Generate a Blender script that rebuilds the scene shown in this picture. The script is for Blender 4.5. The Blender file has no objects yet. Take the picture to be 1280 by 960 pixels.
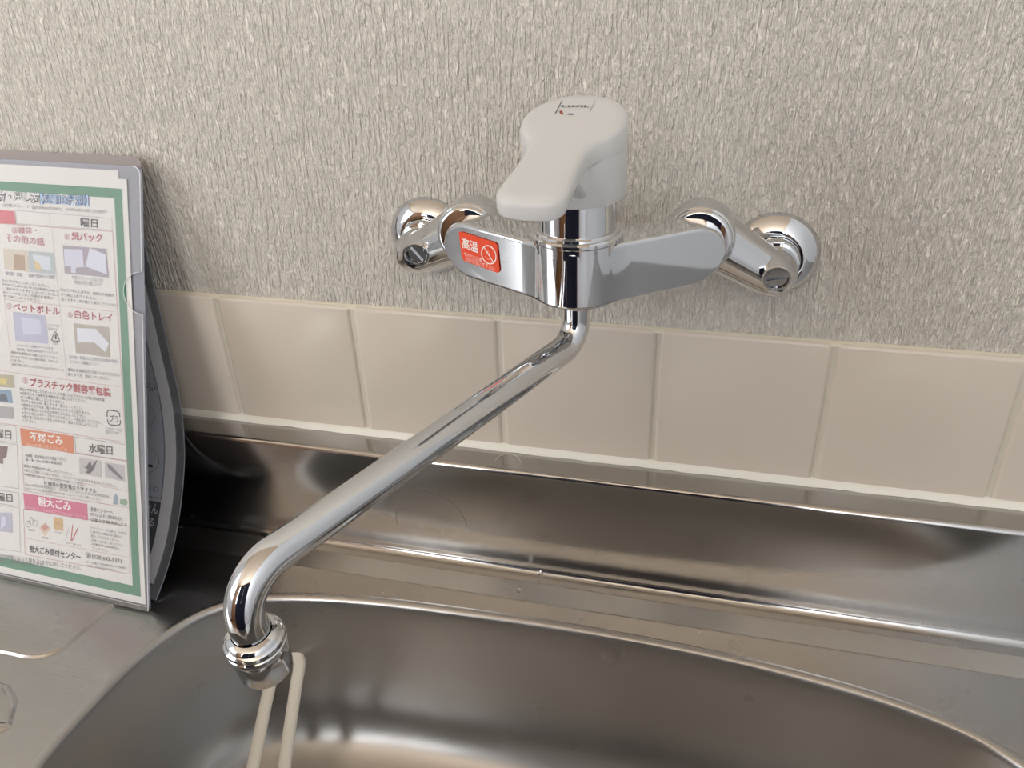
import bpy, bmesh, math, random
from mathutils import Vector, Matrix

# ------------------------------------------------------------------ camera
F_PX = 1035.0
YAW, PITCH, ROLL = 0.27, -0.5264, -0.0434
CAM = Vector((0.132, -0.4494, 0.2259))
cy, sy, cp, sp = math.cos(YAW), math.sin(YAW), math.cos(PITCH), math.sin(PITCH)
FWD = Vector((-sy*cp, cy*cp, sp)); R0 = Vector((cy, sy, 0)); U0 = R0.cross(FWD)
RGT = math.cos(ROLL)*R0 + math.sin(ROLL)*U0
UPV = -math.sin(ROLL)*R0 + math.cos(ROLL)*U0
scene = bpy.context.scene
COL = scene.collection
cd = bpy.data.cameras.new('camera'); cam = bpy.data.objects.new('camera', cd); COL.objects.link(cam)
cd.sensor_fit = 'HORIZONTAL'; cd.sensor_width = 36.0; cd.lens = F_PX/1280*36; cd.clip_start = 0.01
m = Matrix.Identity(4)
for i in range(3):
    m[i][0] = RGT[i]; m[i][1] = UPV[i]; m[i][2] = -FWD[i]; m[i][3] = CAM[i]
cam.matrix_world = m
scene.camera = cam

def ray(x, y): return FWD + RGT*((x-640)/F_PX) - UPV*((y-480)/F_PX)
def onY(x, y, Y): d = ray(x, y); return CAM + d*((Y-CAM.y)/d.y)
def onZ(x, y, Z): d = ray(x, y); return CAM + d*((Z-CAM.z)/d.z)
def onP(x, y, o, n): d = ray(x, y); return CAM + d*((o-CAM).dot(n)/d.dot(n))

# ------------------------------------------------------------------ world, daylight, exposure
wd = bpy.data.worlds.new('daylight'); scene.world = wd; wd.use_nodes = True
bg = wd.node_tree.nodes['Background']; bg.inputs[0].default_value = (0.75, 0.86, 1.0, 1); bg.inputs[1].default_value = 2.0
vs = scene.view_settings
vs.view_transform = 'Standard'; vs.look = 'None'; vs.gamma = 1; vs.use_curve_mapping = False
vs.exposure = 0.34
# room extents
XL, XR, YB, YF, ZF, ZC = -1.75, 0.72, 0.0035, -2.3, -1.04, 1.36
# daylight entering through the window openings (left and front walls), both behind or beside the camera
WY0, WY1, WZ0, WZ1 = -1.95, -0.75, 0.12, 1.28
FX0, FX1 = -0.95, 0.66
def daylight(name, sx, sz, energy, mw):
    ld = bpy.data.lights.new(name, 'AREA'); ld.shape = 'RECTANGLE'
    ld.size = sx; ld.size_y = sz; ld.energy = energy; ld.color = (1.0, 0.99, 0.975)
    lo = bpy.data.objects.new(name, ld); COL.objects.link(lo); lo.matrix_world = mw
daylight('window_left_offscreen', WY1-WY0-.06, WZ1-WZ0-.06, 12, Matrix.Translation((XL-.09, (WY0+WY1)/2, (WZ0+WZ1)/2)) @ Matrix(((0, 0, -1, 0), (1, 0, 0, 0), (0, -1, 0, 0), (0, 0, 0, 1))))
daylight('window_front_offscreen', FX1-FX0-.06, WZ1-WZ0-.06, 38, Matrix.Translation(((FX0+FX1)/2, YF-.09, (WZ0+WZ1)/2)) @ Matrix.Rotation(math.radians(90), 4, 'X'))

# ------------------------------------------------------------------ helpers
MATS = {}
def mat(name, col=(.8, .8, .8), rough=.5, metal=0., **kw):
    if name in MATS: return MATS[name]
    M = bpy.data.materials.new(name); M.use_nodes = True
    b = M.node_tree.nodes['Principled BSDF']
    b.inputs['Base Color'].default_value = (*col, 1); b.inputs['Roughness'].default_value = rough
    b.inputs['Metallic'].default_value = metal
    for k, v in kw.items(): b.inputs[k].default_value = v
    MATS[name] = M
    return M
def s2l(r, g, b):
    f = lambda c: (c/255/12.92 if c/255 < .04045 else ((c/255+.055)/1.055)**2.4)
    return (f(r), f(g), f(b))
def nodes(M): return M.node_tree.nodes, M.node_tree.links, M.node_tree.nodes['Principled BSDF']

def link(name, me, material, parent=None, smooth=None, sharp=35):
    if smooth:
        me.polygons.foreach_set('use_smooth', [True]*len(me.polygons))
        me.set_sharp_from_angle(angle=math.radians(sharp))
    o = bpy.data.objects.new(name, me); COL.objects.link(o)
    if material is not None: me.materials.append(material)
    if parent is not None:
        o.parent = parent
        o.matrix_parent_inverse = parent_inv(parent)
    return o
def parent_inv(p):
    M = Matrix.Identity(4); q = p
    mats = []
    while q is not None:
        mats.append(q.matrix_parent_inverse @ q.matrix_basis); q = q.parent
    for a in reversed(mats): M = M @ a
    return M.inverted()
def mesh(name, V, Fc, material, parent=None, smooth=True, sharp=35):
    me = bpy.data.meshes.new(name); me.from_pydata([tuple(v) for v in V], [], Fc); me.validate(); me.update()
    bm = bmesh.new(); bm.from_mesh(me); bmesh.ops.recalc_face_normals(bm, faces=bm.faces); bm.to_mesh(me); bm.free()
    return link(name, me, material, parent, smooth, sharp)
def tag(o, label=None, cat=None, group=None, kind=None):
    if label: o['label'] = label
    if cat: o['category'] = cat
    if group: o['group'] = group
    if kind: o['kind'] = kind
    return o
def empty(name, loc):
    e = bpy.data.objects.new(name, None); e.location = loc; e.empty_display_size = .02; COL.objects.link(e); return e

class MB:
    """collects geometry for one mesh"""
    def __init__(s): s.V = []; s.F = []
    def add(s, V, Fc):
        k = len(s.V); s.V += [Vector(v) for v in V]; s.F += [[i+k for i in f] for f in Fc]; return s
    def box(s, a, b):
        x0, y0, z0 = a; x1, y1, z1 = b
        V = [(x0,y0,z0),(x1,y0,z0),(x1,y1,z0),(x0,y1,z0),(x0,y0,z1),(x1,y0,z1),(x1,y1,z1),(x0,y1,z1)]
        return s.add(V, [(0,3,2,1),(4,5,6,7),(0,1,5,4),(1,2,6,5),(2,3,7,6),(3,0,4,7)])
    def rings(s, rings, cap0=True, cap1=True, closed=True):
        n = len(rings[0]); V = [v for r in rings for v in r]; Fc = []
        for a in range(len(rings)-1):
            for i in range(n if closed else n-1):
                j = (i+1) % n
                Fc.append((a*n+i, a*n+j, (a+1)*n+j, (a+1)*n+i))
        if cap0: Fc.append(tuple(range(n))[::-1])
        if cap1: Fc.append(tuple((len(rings)-1)*n+i for i in range(n)))
        return s.add(V, Fc)
    def lathe(s, o, axis, prof, n=48, cap0=True, cap1=True):
        """prof: list of (distance along axis, radius)"""
        o = Vector(o); a = Vector(axis).normalized(); e1 = a.orthogonal().normalized(); e2 = a.cross(e1)
        R = [[o+a*h+(e1*math.cos(2*math.pi*i/n)+e2*math.sin(2*math.pi*i/n))*r for i in range(n)] for h, r in prof]
        return s.rings(R, cap0, cap1)
    def tube(s, path, rad, n=24, flat=1.0, up=None, caps=True):
        P = [Vector(p) for p in path]; R = []; e = None
        for i, p in enumerate(P):
            t = ((P[min(i+1, len(P)-1)])-(P[max(i-1, 0)])).normalized()
            if e is None: e = Vector(up) if up else t.orthogonal()
            e = (e-t*e.dot(t)).normalized(); f = t.cross(e)
            r = rad[i] if isinstance(rad, (list, tuple)) else rad
            R.append([p+e*math.cos(2*math.pi*k/n)*r+f*math.sin(2*math.pi*k/n)*r*flat for k in range(n)])
        return s.rings(R, caps, caps)
    def build(s, name, material, parent=None, smooth=True, sharp=35): return mesh(name, s.V, s.F, material, parent, smooth, sharp)

def arc_path(points, radii, seg=14):
    """polyline with rounded corners"""
    P = [Vector(p) for p in points]; out = [P[0]]
    for i in range(1, len(P)-1):
        a = (P[i-1]-P[i]).normalized(); b = (P[i+1]-P[i]).normalized(); r = radii[i-1]
        ang = a.angle(b); d = r/math.tan(ang/2); p0 = P[i]+a*d; p1 = P[i]+b*d
        c = P[i]+(a+b).normalized()*(r/math.sin(ang/2))
        v0 = p0-c; v1 = p1-c; th = v0.angle(v1)
        for k in range(seg+1):
            t = k/seg
            out.append(c+(v0*math.sin((1-t)*th)+v1*math.sin(t*th))/math.sin(th))
    out.append(P[-1]); return out
def dens(path, step):
    out = [path[0]]
    for a, b in zip(path[:-1], path[1:]):
        k = max(1, int((b-a).length/step))
        for i in range(1, k+1): out.append(a.lerp(b, i/k))
    return out
def inset(poly, d):
    """offset a CCW 2D polygon inwards by d (vertex normals)"""
    n = len(poly); out = []
    for i in range(n):
        a, b, c = poly[i-1], poly[i], poly[(i+1) % n]
        t1 = ((b[0]-a[0]), (b[1]-a[1])); t2 = ((c[0]-b[0]), (c[1]-b[1]))
        l1 = math.hypot(*t1) or 1e-9; l2 = math.hypot(*t2) or 1e-9
        n1 = (-t1[1]/l1, t1[0]/l1); n2 = (-t2[1]/l2, t2[0]/l2)
        q = (n1[0]+n2[0], n1[1]+n2[1]); k = math.hypot(*q) or 1e-9
        q = (q[0]/k, q[1]/k); co = max(.4, q[0]*n1[0]+q[1]*n1[1])
        out.append((b[0]+q[0]*d/co, b[1]+q[1]*d/co))
    return out
def rrect(x0, y0, x1, y1, r, seg=6):
    P = []
    for cx, cy_, a0 in ((x1-r, y0+r, -90), (x1-r, y1-r, 0), (x0+r, y1-r, 90), (x0+r, y0+r, 180)):
        for k in range(seg+1):
            a = math.radians(a0+90*k/seg); P.append((cx+r*math.cos(a), cy_+r*math.sin(a)))
    return P

# ------------------------------------------------------------------ materials
def m_wallpaper():
    M = mat('embossed_wallpaper', s2l(238, 231, 219), .85); N, L, b = nodes(M)
    tc = N.new('ShaderNodeTexCoord')
    def noise(scale, detail, rough=.55):
        mp = N.new('ShaderNodeMapping'); mp.inputs['Scale'].default_value = scale
        L.new(tc.outputs['Object'], mp.inputs['Vector'])
        n = N.new('ShaderNodeTexNoise'); n.inputs['Scale'].default_value = 1; n.inputs['Detail'].default_value = detail
        n.inputs['Roughness'].default_value = rough; L.new(mp.outputs[0], n.inputs['Vector']); return n.outputs['Fac']
    def math_(op, a, b_):
        q = N.new('ShaderNodeMath'); q.operation = op
        for i, v in enumerate((a, b_)):
            if isinstance(v, (int, float)): q.inputs[i].default_value = v
            else: L.new(v, q.inputs[i])
        return q.outputs[0]
    A = noise((430, 60, 42), 2.5, .6); B = noise((680, 100, 190), 3.0, .62); Cc = noise((1000, 100, 700), 2.0)
    r1 = N.new('ShaderNodeMapRange'); r1.inputs['From Min'].default_value = .36; r1.inputs['From Max'].default_value = .62; L.new(A, r1.inputs['Value']); r1.interpolation_type = 'SMOOTHSTEP'
    r2 = N.new('ShaderNodeMapRange'); r2.inputs['From Min'].default_value = .34; r2.inputs['From Max'].default_value = .64; L.new(B, r2.inputs['Value']); r2.interpolation_type = 'SMOOTHSTEP'
    h = math_('ADD', math_('MULTIPLY', r1.outputs[0], .58), math_('ADD', math_('MULTIPLY', r2.outputs[0], .5), math_('MULTIPLY', Cc, .2)))
    bp = N.new('ShaderNodeBump'); bp.inputs['Strength'].default_value = 1.0; bp.inputs['Distance'].default_value = .0033
    L.new(h, bp.inputs['Height']); L.new(bp.outputs[0], b.inputs['Normal'])
    return M
def noisy(M, lo, hi, scale, detail=3, sock='Roughness', mapscale=(1, 1, 1)):
    N, L, b = nodes(M); tc = N.new('ShaderNodeTexCoord'); mp = N.new('ShaderNodeMapping'); mp.inputs['Scale'].default_value = mapscale
    n = N.new('ShaderNodeTexNoise'); n.inputs['Scale'].default_value = scale; n.inputs['Detail'].default_value = detail
    r = N.new('ShaderNodeMapRange'); r.inputs['From Min'].default_value = .3; r.inputs['From Max'].default_value = .7
    r.inputs['To Min'].default_value = lo; r.inputs['To Max'].default_value = hi
    L.new(tc.outputs['Object'], mp.inputs[0]); L.new(mp.outputs[0], n.inputs['Vector']); L.new(n.outputs['Fac'], r.inputs['Value']); L.new(r.outputs[0], b.inputs[sock])
    return M
def bumpy(M, scale, strength, dist, detail=3, mapscale=(1, 1, 1)):
    N, L, b = nodes(M); tc = N.new('ShaderNodeTexCoord'); mp = N.new('ShaderNodeMapping'); mp.inputs['Scale'].default_value = mapscale
    n = N.new('ShaderNodeTexNoise'); n.inputs['Scale'].default_value = scale; n.inputs['Detail'].default_value = detail
    bp = N.new('ShaderNodeBump'); bp.inputs['Strength'].default_value = strength; bp.inputs['Distance'].default_value = dist
    L.new(tc.outputs['Object'], mp.inputs[0]); L.new(mp.outputs[0], n.inputs['Vector']); L.new(n.outputs['Fac'], bp.inputs['Height']); L.new(bp.outputs[0], b.inputs['Normal'])
    return M
WALLP = m_wallpaper()
TILE = bumpy(mat('glazed_tile', s2l(212, 202, 189), .22), 14, .12, .002)
GROUT = noisy(mat('grout', s2l(205, 200, 185), .8), .7, .9, 300)
CAULK = mat('white_caulk', s2l(232, 230, 220), .45)
CHROME = mat('chrome', (.66, .67, .685), .04, 1.)
CHROME2 = mat('aerator_chrome', (.66, .67, .685), .10, 1.)
STEEL = bumpy(noisy(mat('brushed_stainless', (.45, .44, .428), .24, 1.), .21, .28, 26, 4), 1, .10, .0004, 4, (60, 700, 700))
BASIN = bumpy(noisy(mat('satin_stainless', (.45, .44, .428), .28, 1.), .27, .33, 20, 4), 1, .10, .0004, 4, (60, 700, 300))
PLASTIC = mat('white_plastic', s2l(210, 210, 209), .3)
UPST = bumpy(noisy(mat('polished_stainless', (.45, .44, .428), .14, 1.), .11, .18, 26, 5), 1, .06, .0004, 4, (60, 700, 700))
BEIGEP = mat('ivory_plastic', s2l(216, 212, 200), .4)
ROOMW = mat('painted_wall', s2l(214, 219, 225), .7)
CEIL = mat('boarded_ceiling', s2l(210, 190, 166), .7)
WOOD = noisy(mat('floor_wood', s2l(120, 84, 54), .45), .35, .6, 6, 4, 'Roughness', (1, 12, 1))
BLACK = mat('black_rubber', (.012, .012, .014), .5)

# ------------------------------------------------------------------ the room
def wallbox(name, a, b, M):
    o = MB().box(a, b).build(name, M, None, False); tag(o, kind='structure'); return o
wall_back = wallbox('wall_back', (XL, YB, ZF), (XR, YB+.1, ZC), WALLP)
wall_right = wallbox('wall_right', (XR, YF, ZF), (XR+.1, YB+.1, ZC), ROOMW)
wf = MB().box((XL, YF-.1, ZF), (FX0, YF, ZC)).box((FX1, YF-.1, ZF), (XR+.1, YF, ZC)).box((FX0, YF-.1, ZF), (FX1, YF, WZ0)).box((FX0, YF-.1, WZ1), (FX1, YF, ZC))
tag(wf.build('wall_front', mat('wood_panelling', s2l(150, 112, 78), .5), None, False), kind='structure')
floor = wallbox('floor', (XL-.1, YF-.1, ZF-.1), (XR+.1, YB+.1, ZF), WOOD)
ceiling = wallbox('ceiling', (XL-.1, YF-.1, ZC), (XR+.1, YB+.1, ZC+.1), CEIL)
wl = MB()
wl.box((XL-.1, YF-.1, ZF), (XL, WY0, ZC)).box((XL-.1, WY1, ZF), (XL, YB+.1, ZC))
wl.box((XL-.1, WY0, ZF), (XL, WY1, WZ0)).box((XL-.1, WY0, WZ1), (XL, WY1, ZC))
tag(wl.build('wall_left', ROOMW, None, False), kind='structure')
# window frame (aluminium) with two sashes
w1 = tag(empty('window_1', (XL-.05, (WY0+WY1)/2, WZ0)), kind='structure')
ALU = mat('window_aluminium', s2l(190, 188, 182), .4, .6)
t = .035
def frame(parent, P):
    fr = MB()
    fr.box(P(0, -.02, WZ0), P(1, -.07, WZ0+t)).box(P(0, -.02, WZ1-t), P(1, -.07, WZ1))
    fr.box(P(0, -.02, WZ0+t), P(0, -.07, WZ1-t, t)).box(P(1, -.02, WZ0+t, -t), P(1, -.07, WZ1-t))
    fr.build('window_frame', ALU, parent, False)
    MB().box(P(.5, -.025, WZ0+t, -.025), P(.5, -.065, WZ1-t, .025)).build('meeting_stile', ALU, parent, False)
frame(w1, lambda q, d, z, e=0: (XL+d, WY0+(WY1-WY0)*q+e, z))
w2 = tag(empty('window_2', ((FX0+FX1)/2, YF-.05, WZ0)), kind='structure')
frame(w2, lambda q, d, z, e=0: (FX0+(FX1-FX0)*q+e, YF+d, z))

# added navy screen behind the camera, stands in for the person reflected in chrome
NAVY = mat('navy_cloth', (.012, .016, .045), .85)
scr = empty('stand_in_screen', (-.02, -1.05, ZF))
tag(scr, 'added dark navy screen standing in for the person reflected in the chrome tap', 'screen')
SP = [(-.32, -1.08), (.01, -.98), (.34, -1.08)]
for (xa, ya), (xb, yb) in zip(SP[:-1], SP[1:]):
    d = Vector((xb-xa, yb-ya, 0)).normalized(); n_ = Vector((-d.y, d.x, 0))*.012
    a = Vector((xa, ya, 0))+d*.004; b = Vector((xb, yb, 0))-d*.004
    pl = [a-n_, b-n_, b+n_, a+n_]
    MB().rings([[p+Vector((0, 0, z)) for p in pl] for z in (ZF+.001, .5)]).build('stand_in_panel', NAVY, scr, False)

# tiles of the splashback, each one its own piece
HT = 0.0954
TZ0 = -HT
def tile_mesh():
    W, Hh, D, r = .0976, HT+.0015, .0075, .0022
    out = rrect(-W/2, 0, W/2, Hh, .0034, 5)
    mb = MB(); rings = []
    for ins, dep in ((0, 0), (0, -(D-r)), (r*.12, -(D-r*.55)), (r*.4, -(D-r*.2)), (r, -D)):
        rings.append([(x, dep, z) for x, z in inset(out, ins)])
    mb.rings(rings)
    me_o = mb.build('tile', TILE, wall_back, True, 50); return me_o
t0 = tile_mesh()
for k in range(-9, 8):
    o = t0 if k == -9 else t0.copy()
    if k != -9: COL.objects.link(o)
    o.location = ((k+.5)*.1, .0072, TZ0)
    if k in (-9,): pass
MB().box((XL+.001, .0012, TZ0-.004), (XR-.001, .0036, -.0008)).build('grout', GROUT, wall_back, False)
# white sealant bead along the foot of the tiles and along their top
def bead(name, prof, M, parent):
    xs = [XL+.3+i*.01 for i in range(int((XR-XL-.3)/.01)+1)]
    random.seed(3)
    rings = []
    for x in xs:
        j = random.uniform(-.00025, .00025)
        rings.append([(x, y+j*(1 if y < 0 else 0), z+j*.6) for y, z in prof])
    return MB().rings(rings).build(name, M, parent, True, 60)
ZL = -HT-.002     # ledge height of the steel backguard
bead('sealant_bead', [(.004, ZL+.0046), (-.0002, ZL+.0046), (-.0014, ZL+.0036), (-.0026, ZL+.0016), (-.0032, ZL+.0001), (.004, ZL+.0001)], CAULK, wall_back)
bead('sealant_top', [(.004, .0024), (.0028, .0022), (.0008, .0008), (.0004, -.0002), (.004, -.0004)], mat('cream_sealant', s2l(214, 207, 188), .6), wall_back)

# ------------------------------------------------------------------ steel sink unit
YG = -.0236           # face of the backguard
ZS, ZD = -.1838, -.1892  # back strip, deck
sink = empty('sink_unit', (0, -.28, ZD))
tag(sink, 'stainless steel sink worktop with upstand along the tiled wall', 'sink')
def fil(c, r, a0, a1, n=7): return [(c[0]+r*math.cos(math.radians(a0+(a1-a0)*k/n)), c[1]+r*math.sin(math.radians(a0+(a1-a0)*k/n))) for k in range(n+1)]
r1, r2 = .0032, .005
prof = [(.0034, ZL), (-.008, ZL)] + fil((YG+r1, ZL-r1), r1, 90, 180) + [(YG-.0004, -.13), (YG-.0002, -.165)] + fil((YG-r2, ZS+r2), r2, 0, -90)
prof2_ = [prof[-1]]+fil((-.0332, ZS-.003), .003, 90, 112, 4) + fil((-.0478, ZD+.004), .004, -68, -90, 4)
SX0, SX1 = -1.05, XR-.0005
xs = [SX0, -.8, -.6, -.4, -.2, 0, .2, .4, .6, SX1]
mb = MB(); mb.rings([[(x, y, z) for y, z in prof] for x in xs], False, False, False)
mb.build('upstand', UPST, sink, True, 60)
mb = MB(); mb.rings([[(x, y, z) for y, z in prof2_] for x in xs], False, False, False)
mb.build('back_strip', STEEL, sink, True, 60)
YD = prof2_[-1][0]
# rim outline of the bowl from the photograph's rim points on the deck plane
rim_px = [(45, 958), (82, 912), (120, 872), (160, 831), (200, 797), (240, 771), (280, 755), (330, 746), (400, 746), (480, 752), (560, 762), (680, 779), (800, 800), (900, 820), (1000, 844), (1080, 866), (1150, 890), (1210, 915), (1265, 945)]
rim = [onZ(x, y, ZD) for x, y in rim_px]
rim = [(p.x, p.y) for p in rim]
left = rim[0][0]-.001
rim += [(.352, -.142), (.385, -.19), (.398, -.25), (.392, -.33), (.365, -.40), (.31, -.44), (.22, -.452), (0, -.455), (-.10, -.45), (-.165, -.425), (-.203, -.375), (left-.0, -.31)]
def catmull(P, per=6):
    out = []; n = len(P)
    for i in range(n):
        p0, p1, p2, p3 = P[i-1], P[i], P[(i+1) % n], P[(i+2) % n]
        for k in range(per):
            t_ = k/per
            out.append(tuple(.5*((2*p1[j])+(-p0[j]+p2[j])*t_+(2*p0[j]-5*p1[j]+4*p2[j]-p3[j])*t_*t_+(-p0[j]+3*p1[j]-3*p2[j]+p3[j])*t_**3) for j in range(2)))
    return out
def smooth_poly(P, it):
    for _ in range(it):
        n = len(P); P = [((P[i-1][0]+2*P[i][0]+P[(i+1) % n][0])/4, (P[i-1][1]+2*P[i][1]+P[(i+1) % n][1])/4) for i in range(n)]
    return P
rim = smooth_poly(catmull(rim, 6), 12)
if sum(rim[i-1][0]*rim[i][1]-rim[i][0]*rim[i-1][1] for i in range(len(rim))) < 0: rim = rim[::-1]
# deck with the bowl's opening
bm = bmesh.new()
YE = -.53
outer = [(SX0, YE), (SX1, YE), (SX1, YD), (SX0, YD)]
def loop(P):
    vv = [bm.verts.new((x, y, ZD)) for x, y in P]
    return [bm.edges.new((vv[i], vv[(i+1) % len(vv)])) for i in range(len(vv))]
deck_rim = inset(rim, -.004)
ed = loop(outer)+loop(deck_rim)
bmesh.ops.triangle_fill(bm, use_beauty=True, use_dissolve=False, edges=ed)
bmesh.ops.recalc_face_normals(bm, faces=bm.faces)
for f in bm.faces:
    if f.normal.z < 0: f.normal_flip()
# front apron
V = [bm.verts.new(v) for v in ((SX0, YE, ZD), (SX1, YE, ZD), (SX1, YE-.004, ZD-.004), (SX0, YE-.004, ZD-.004), (SX1, YE-.004, ZD-.04), (SX0, YE-.004, ZD-.04))]
bm.faces.new((V[0], V[3], V[2], V[1])); bm.faces.new((V[3], V[5], V[4], V[2]))
me = bpy.data.meshes.new('worktop'); bm.to_mesh(me); bm.free()
link('worktop', me, STEEL, sink, False)
layers = [(-.004, 0), (-.003, .0003), (-.0015, .0003), (0, -.0002), (.0012, -.0012), (.0020, -.0028), (.0025, -.006), (.0032, -.02), (.0085, -.090), (.0098, -.100), (.0135, -.111), (.020, -.121), (.029, -.129), (.040, -.1335), (.055, -.135)]
rr = [[(x, y, ZD+dz) for x, y in inset(rim, ins)] for ins, dz in layers]
cx = sum(v[0] for v in rr[-1])/len(rr[-1]); cyy = sum(v[1] for v in rr[-1])/len(rr[-1])
for s_, dz in ((.6, -.1365), (.25, -.138)):
    rr.append([(cx+(x-cx)*s_, cyy+(y-cyy)*s_, ZD+dz) for x, y, z in rr[len(layers)-1]])
MB().rings(rr, False, True).build('bowl', BASIN, sink, True, 60)
# raised panels pressed into the drainer
def panel(px, extra):
    P = [onZ(x, y, ZD) for x, y in px]; P = [(p.x, p.y) for p in P]+extra
    P = smooth_poly(catmull(P, 5), 4)
    if sum(P[i-1][0]*P[i][1]-P[i][0]*P[i-1][1] for i in range(len(P))) < 0: P = P[::-1]
    rings = [[(x, y, ZD+h) for x, y in inset(P, d)] for d, h in ((0, .00002), (.0006, .0002), (.0014, .0014), (.0022, .0018), (.0045, .0020))]
    MB().rings(rings, False, True).build('pressed_panel', STEEL, sink, True, 60)
panel([(0, 817), (25, 823), (52, 824), (78, 814), (98, 797), (120, 777), (145, 757)], [(-.253, -.085), (-.27, -.072), (-.32, -.066), (-.45, -.066), (-.6, -.066), (-.62, -.1), (-.62, -.15), (-.6, -.168), (-.5, -.172), (-.42, -.1705)])
panel([(0, 853), (12, 857), (20, 868), (22, 882), (15, 900), (0, 918)], [(-.32, -.262), (-.40, -.266), (-.5, -.266), (-.6, -.26), (-.62, -.22), (-.6, -.186), (-.5, -.184), (-.40, -.184)])

# ------------------------------------------------------------------ wall mounted mixer tap
AX = Vector((.0655, -.084, 0))
YAWB = math.radians(4.9)
cB, sB = math.cos(YAWB), math.sin(YAWB)
def BL(x, y, z): return Vector((AX.x+cB*x-sB*y, AX.y+sB*x+cB*y, z))
tap = empty('mixer_tap', (AX.x, YB, .06))
tag(tap, 'chrome wall mounted mixer tap with white lever and long swivel spout', 'tap')
ZT, RW = .0895, .0145       # top of the body, half height of a wing
ZM = ZT-RW
# body: rounded cross sections lofted from the left wing end to the right wing end
XE = .0705
SW = math.tan(math.radians(32))
RP = .0214
def yF(x):
    a = -.0218+SW*abs(x)
    if abs(x) < RP: a = min(a, -math.sqrt(RP*RP-x*x))
    return a
def yBk(x):
    a = .0035+SW*abs(x)*.92
    if abs(x) < RP: a = max(a, .6*math.sqrt(RP*RP-x*x))
    return a
xs = []
k = 0
pos = [0, .003, .006, .008, .0095, .0105, .0112, .0118, .0125, .014, .017, .021, .026, .032, .04, .048]
for q in range(15): pos.append(XE-RW+RW*math.sin(math.radians(90*q/14))*.9995)
pos = sorted(set(pos))
xs = [-p for p in pos[::-1] if p > 0]+pos
rings = []
for x in xs:
    d = abs(x)-(XE-RW)
    h = RW if d <= 0 else math.sqrt(max(RW*RW-d*d, 1e-9))
    f, b_ = yF(x), yBk(x)
    rb = min(.0022, h*.8)
    sec = rrect(f, ZM-h, b_, ZM+h, rb, 4)
    rings.append([BL(x, y, z) for y, z in sec])
bd = MB().rings(rings).build('body', CHROME, tap, True, 30)
wn = bd.modifiers.new('weighted', 'WEIGHTED_NORMAL'); wn.weight = 100; wn.keep_sharp = True; wn.mode = 'FACE_AREA'
# union nuts behind the wings
FL = [BL(-.0587, .037, .0785), BL(.0587, .037, .0785)]
ES = [Vector((-.0418, YB, .0525)), Vector((.1605, YB, .0522))]
SLOT = []
for i in range(2):
    fl, es = FL[i], ES[i]
    nut = MB().lathe((fl.x, fl.y-.0095, fl.z-.0008), (0, 1, 0), [(0, .0140), (.0003, .0150), (.0012, .0158), (.0022, .0160), (.0026, .0166), (.0036, .0172), (.0180, .0172), (.0198, .0166), (.0206, .0150)], 64)
    nut.build('union_nut', CHROME, tap)
    # crank arm: from the nut down to the wall connection
    lo_ = Vector((es.x+(.003 if i == 0 else 0), -.029, es.z)); hi = Vector((fl.x, fl.y+.006, fl.z-.001))
    d = (lo_-hi); L_ = d.length; dn = d.normalized()
    end = lo_+dn*.004
    c = MB()
    N_ = 20; path = []; rad = []
    for k in range(N_+1):
        t_ = k/N_; path.append(hi.lerp(end, t_)); rad.append(.0158*(1-t_)+.0112*t_ if t_ < .85 else (.0158*.15+.0112*.85)-(t_-.85)*.016)
    c.tube(path, rad, 32, 1.0, (0, 1, 0))
    c.lathe((es.x, YB-.004, es.z), (0, -1, 0), [(0, .0105), (.004, .0125), (.012, .0125), (.0125, .0112), (.024, .0112), (.031, .0095), (.0345, .006), (.035, .001)], 32)
    ca = c.build('crank', CHROME, tap)
    # regulating screw in the lower end
    nrm = Vector((-.02 if i == 0 else .06, -1, -.18)).normalized()
    so = (onY(521, 319, -.050) if i == 0 else onY(971, 349, -.046))-nrm*.0044
    sc = MB().lathe(so, nrm, [(-.012, .0072), (.0038, .0072), (.0044, .0068), (.0044, .0058), (.0026, .0056), (.0026, .0001)], 32, True, False).build('screw_housing', CHROME, ca)
    e1 = nrm.cross(Vector((0, 0, 1))).normalized() if i else (nrm.cross(Vector((0, 1, 0)))).normalized()
    e1 = (e1+nrm.cross(e1)*(.25 if i else -1.1)).normalized(); e2 = nrm.cross(e1)
    q = MB(); c0 = so+nrm*.0027
    for sgn in (-1, 1):
        P = [(.0008*sgn, -.005), (.0008*sgn, .005), (.003*sgn, .0044), (.0049*sgn, .002), (.0049*sgn, -.002), (.003*sgn, -.0044)]
        q.rings([[c0+e2*a+e1*b2 for a, b2 in P], [c0+e2*a+e1*b2+nrm*.0009 for a, b2 in P]])
    q.build('slotted_screw', CHROME2, sc, False)
    # escutcheon
    MB().lathe((es.x, YB+.0005, es.z), (0, -1, 0), [(0, .0242), (.0012, .0243), (.0024, .0238), (.0045, .0222), (.0066, .0198), (.0082, .0170), (.0090, .0150), (.0088, .0136), (.0070, .0130)], 64, True, False).build('escutcheon', CHROME, tap, True, 60)
    MB().lathe((es.x, YB-.0075, es.z), (0, -1, 0), [(0, .0132), (.0045, .0132), (.0055, .0126), (.0055, .0120)], 48).build('gasket_ring', CHROME, tap)

# neck, ring, lever
MB().lathe((AX.x, AX.y, ZT-.004), (0, 0, 1), [(0, .0214), (.0045, .0214), (.0052, .0219), (.0066, .0219), (.0074, .0212), (.0076, .0204), (.0086, .0202), (.0092, .0196), (.0094, .0188)], 72).build('base_ring', CHROME, tap, True, 30)
MB().lathe((AX.x, AX.y, ZT), (0, 0, 1), [(0, .0186), (.0225, .0186)], 72).build('neck', CHROME, tap)
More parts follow.
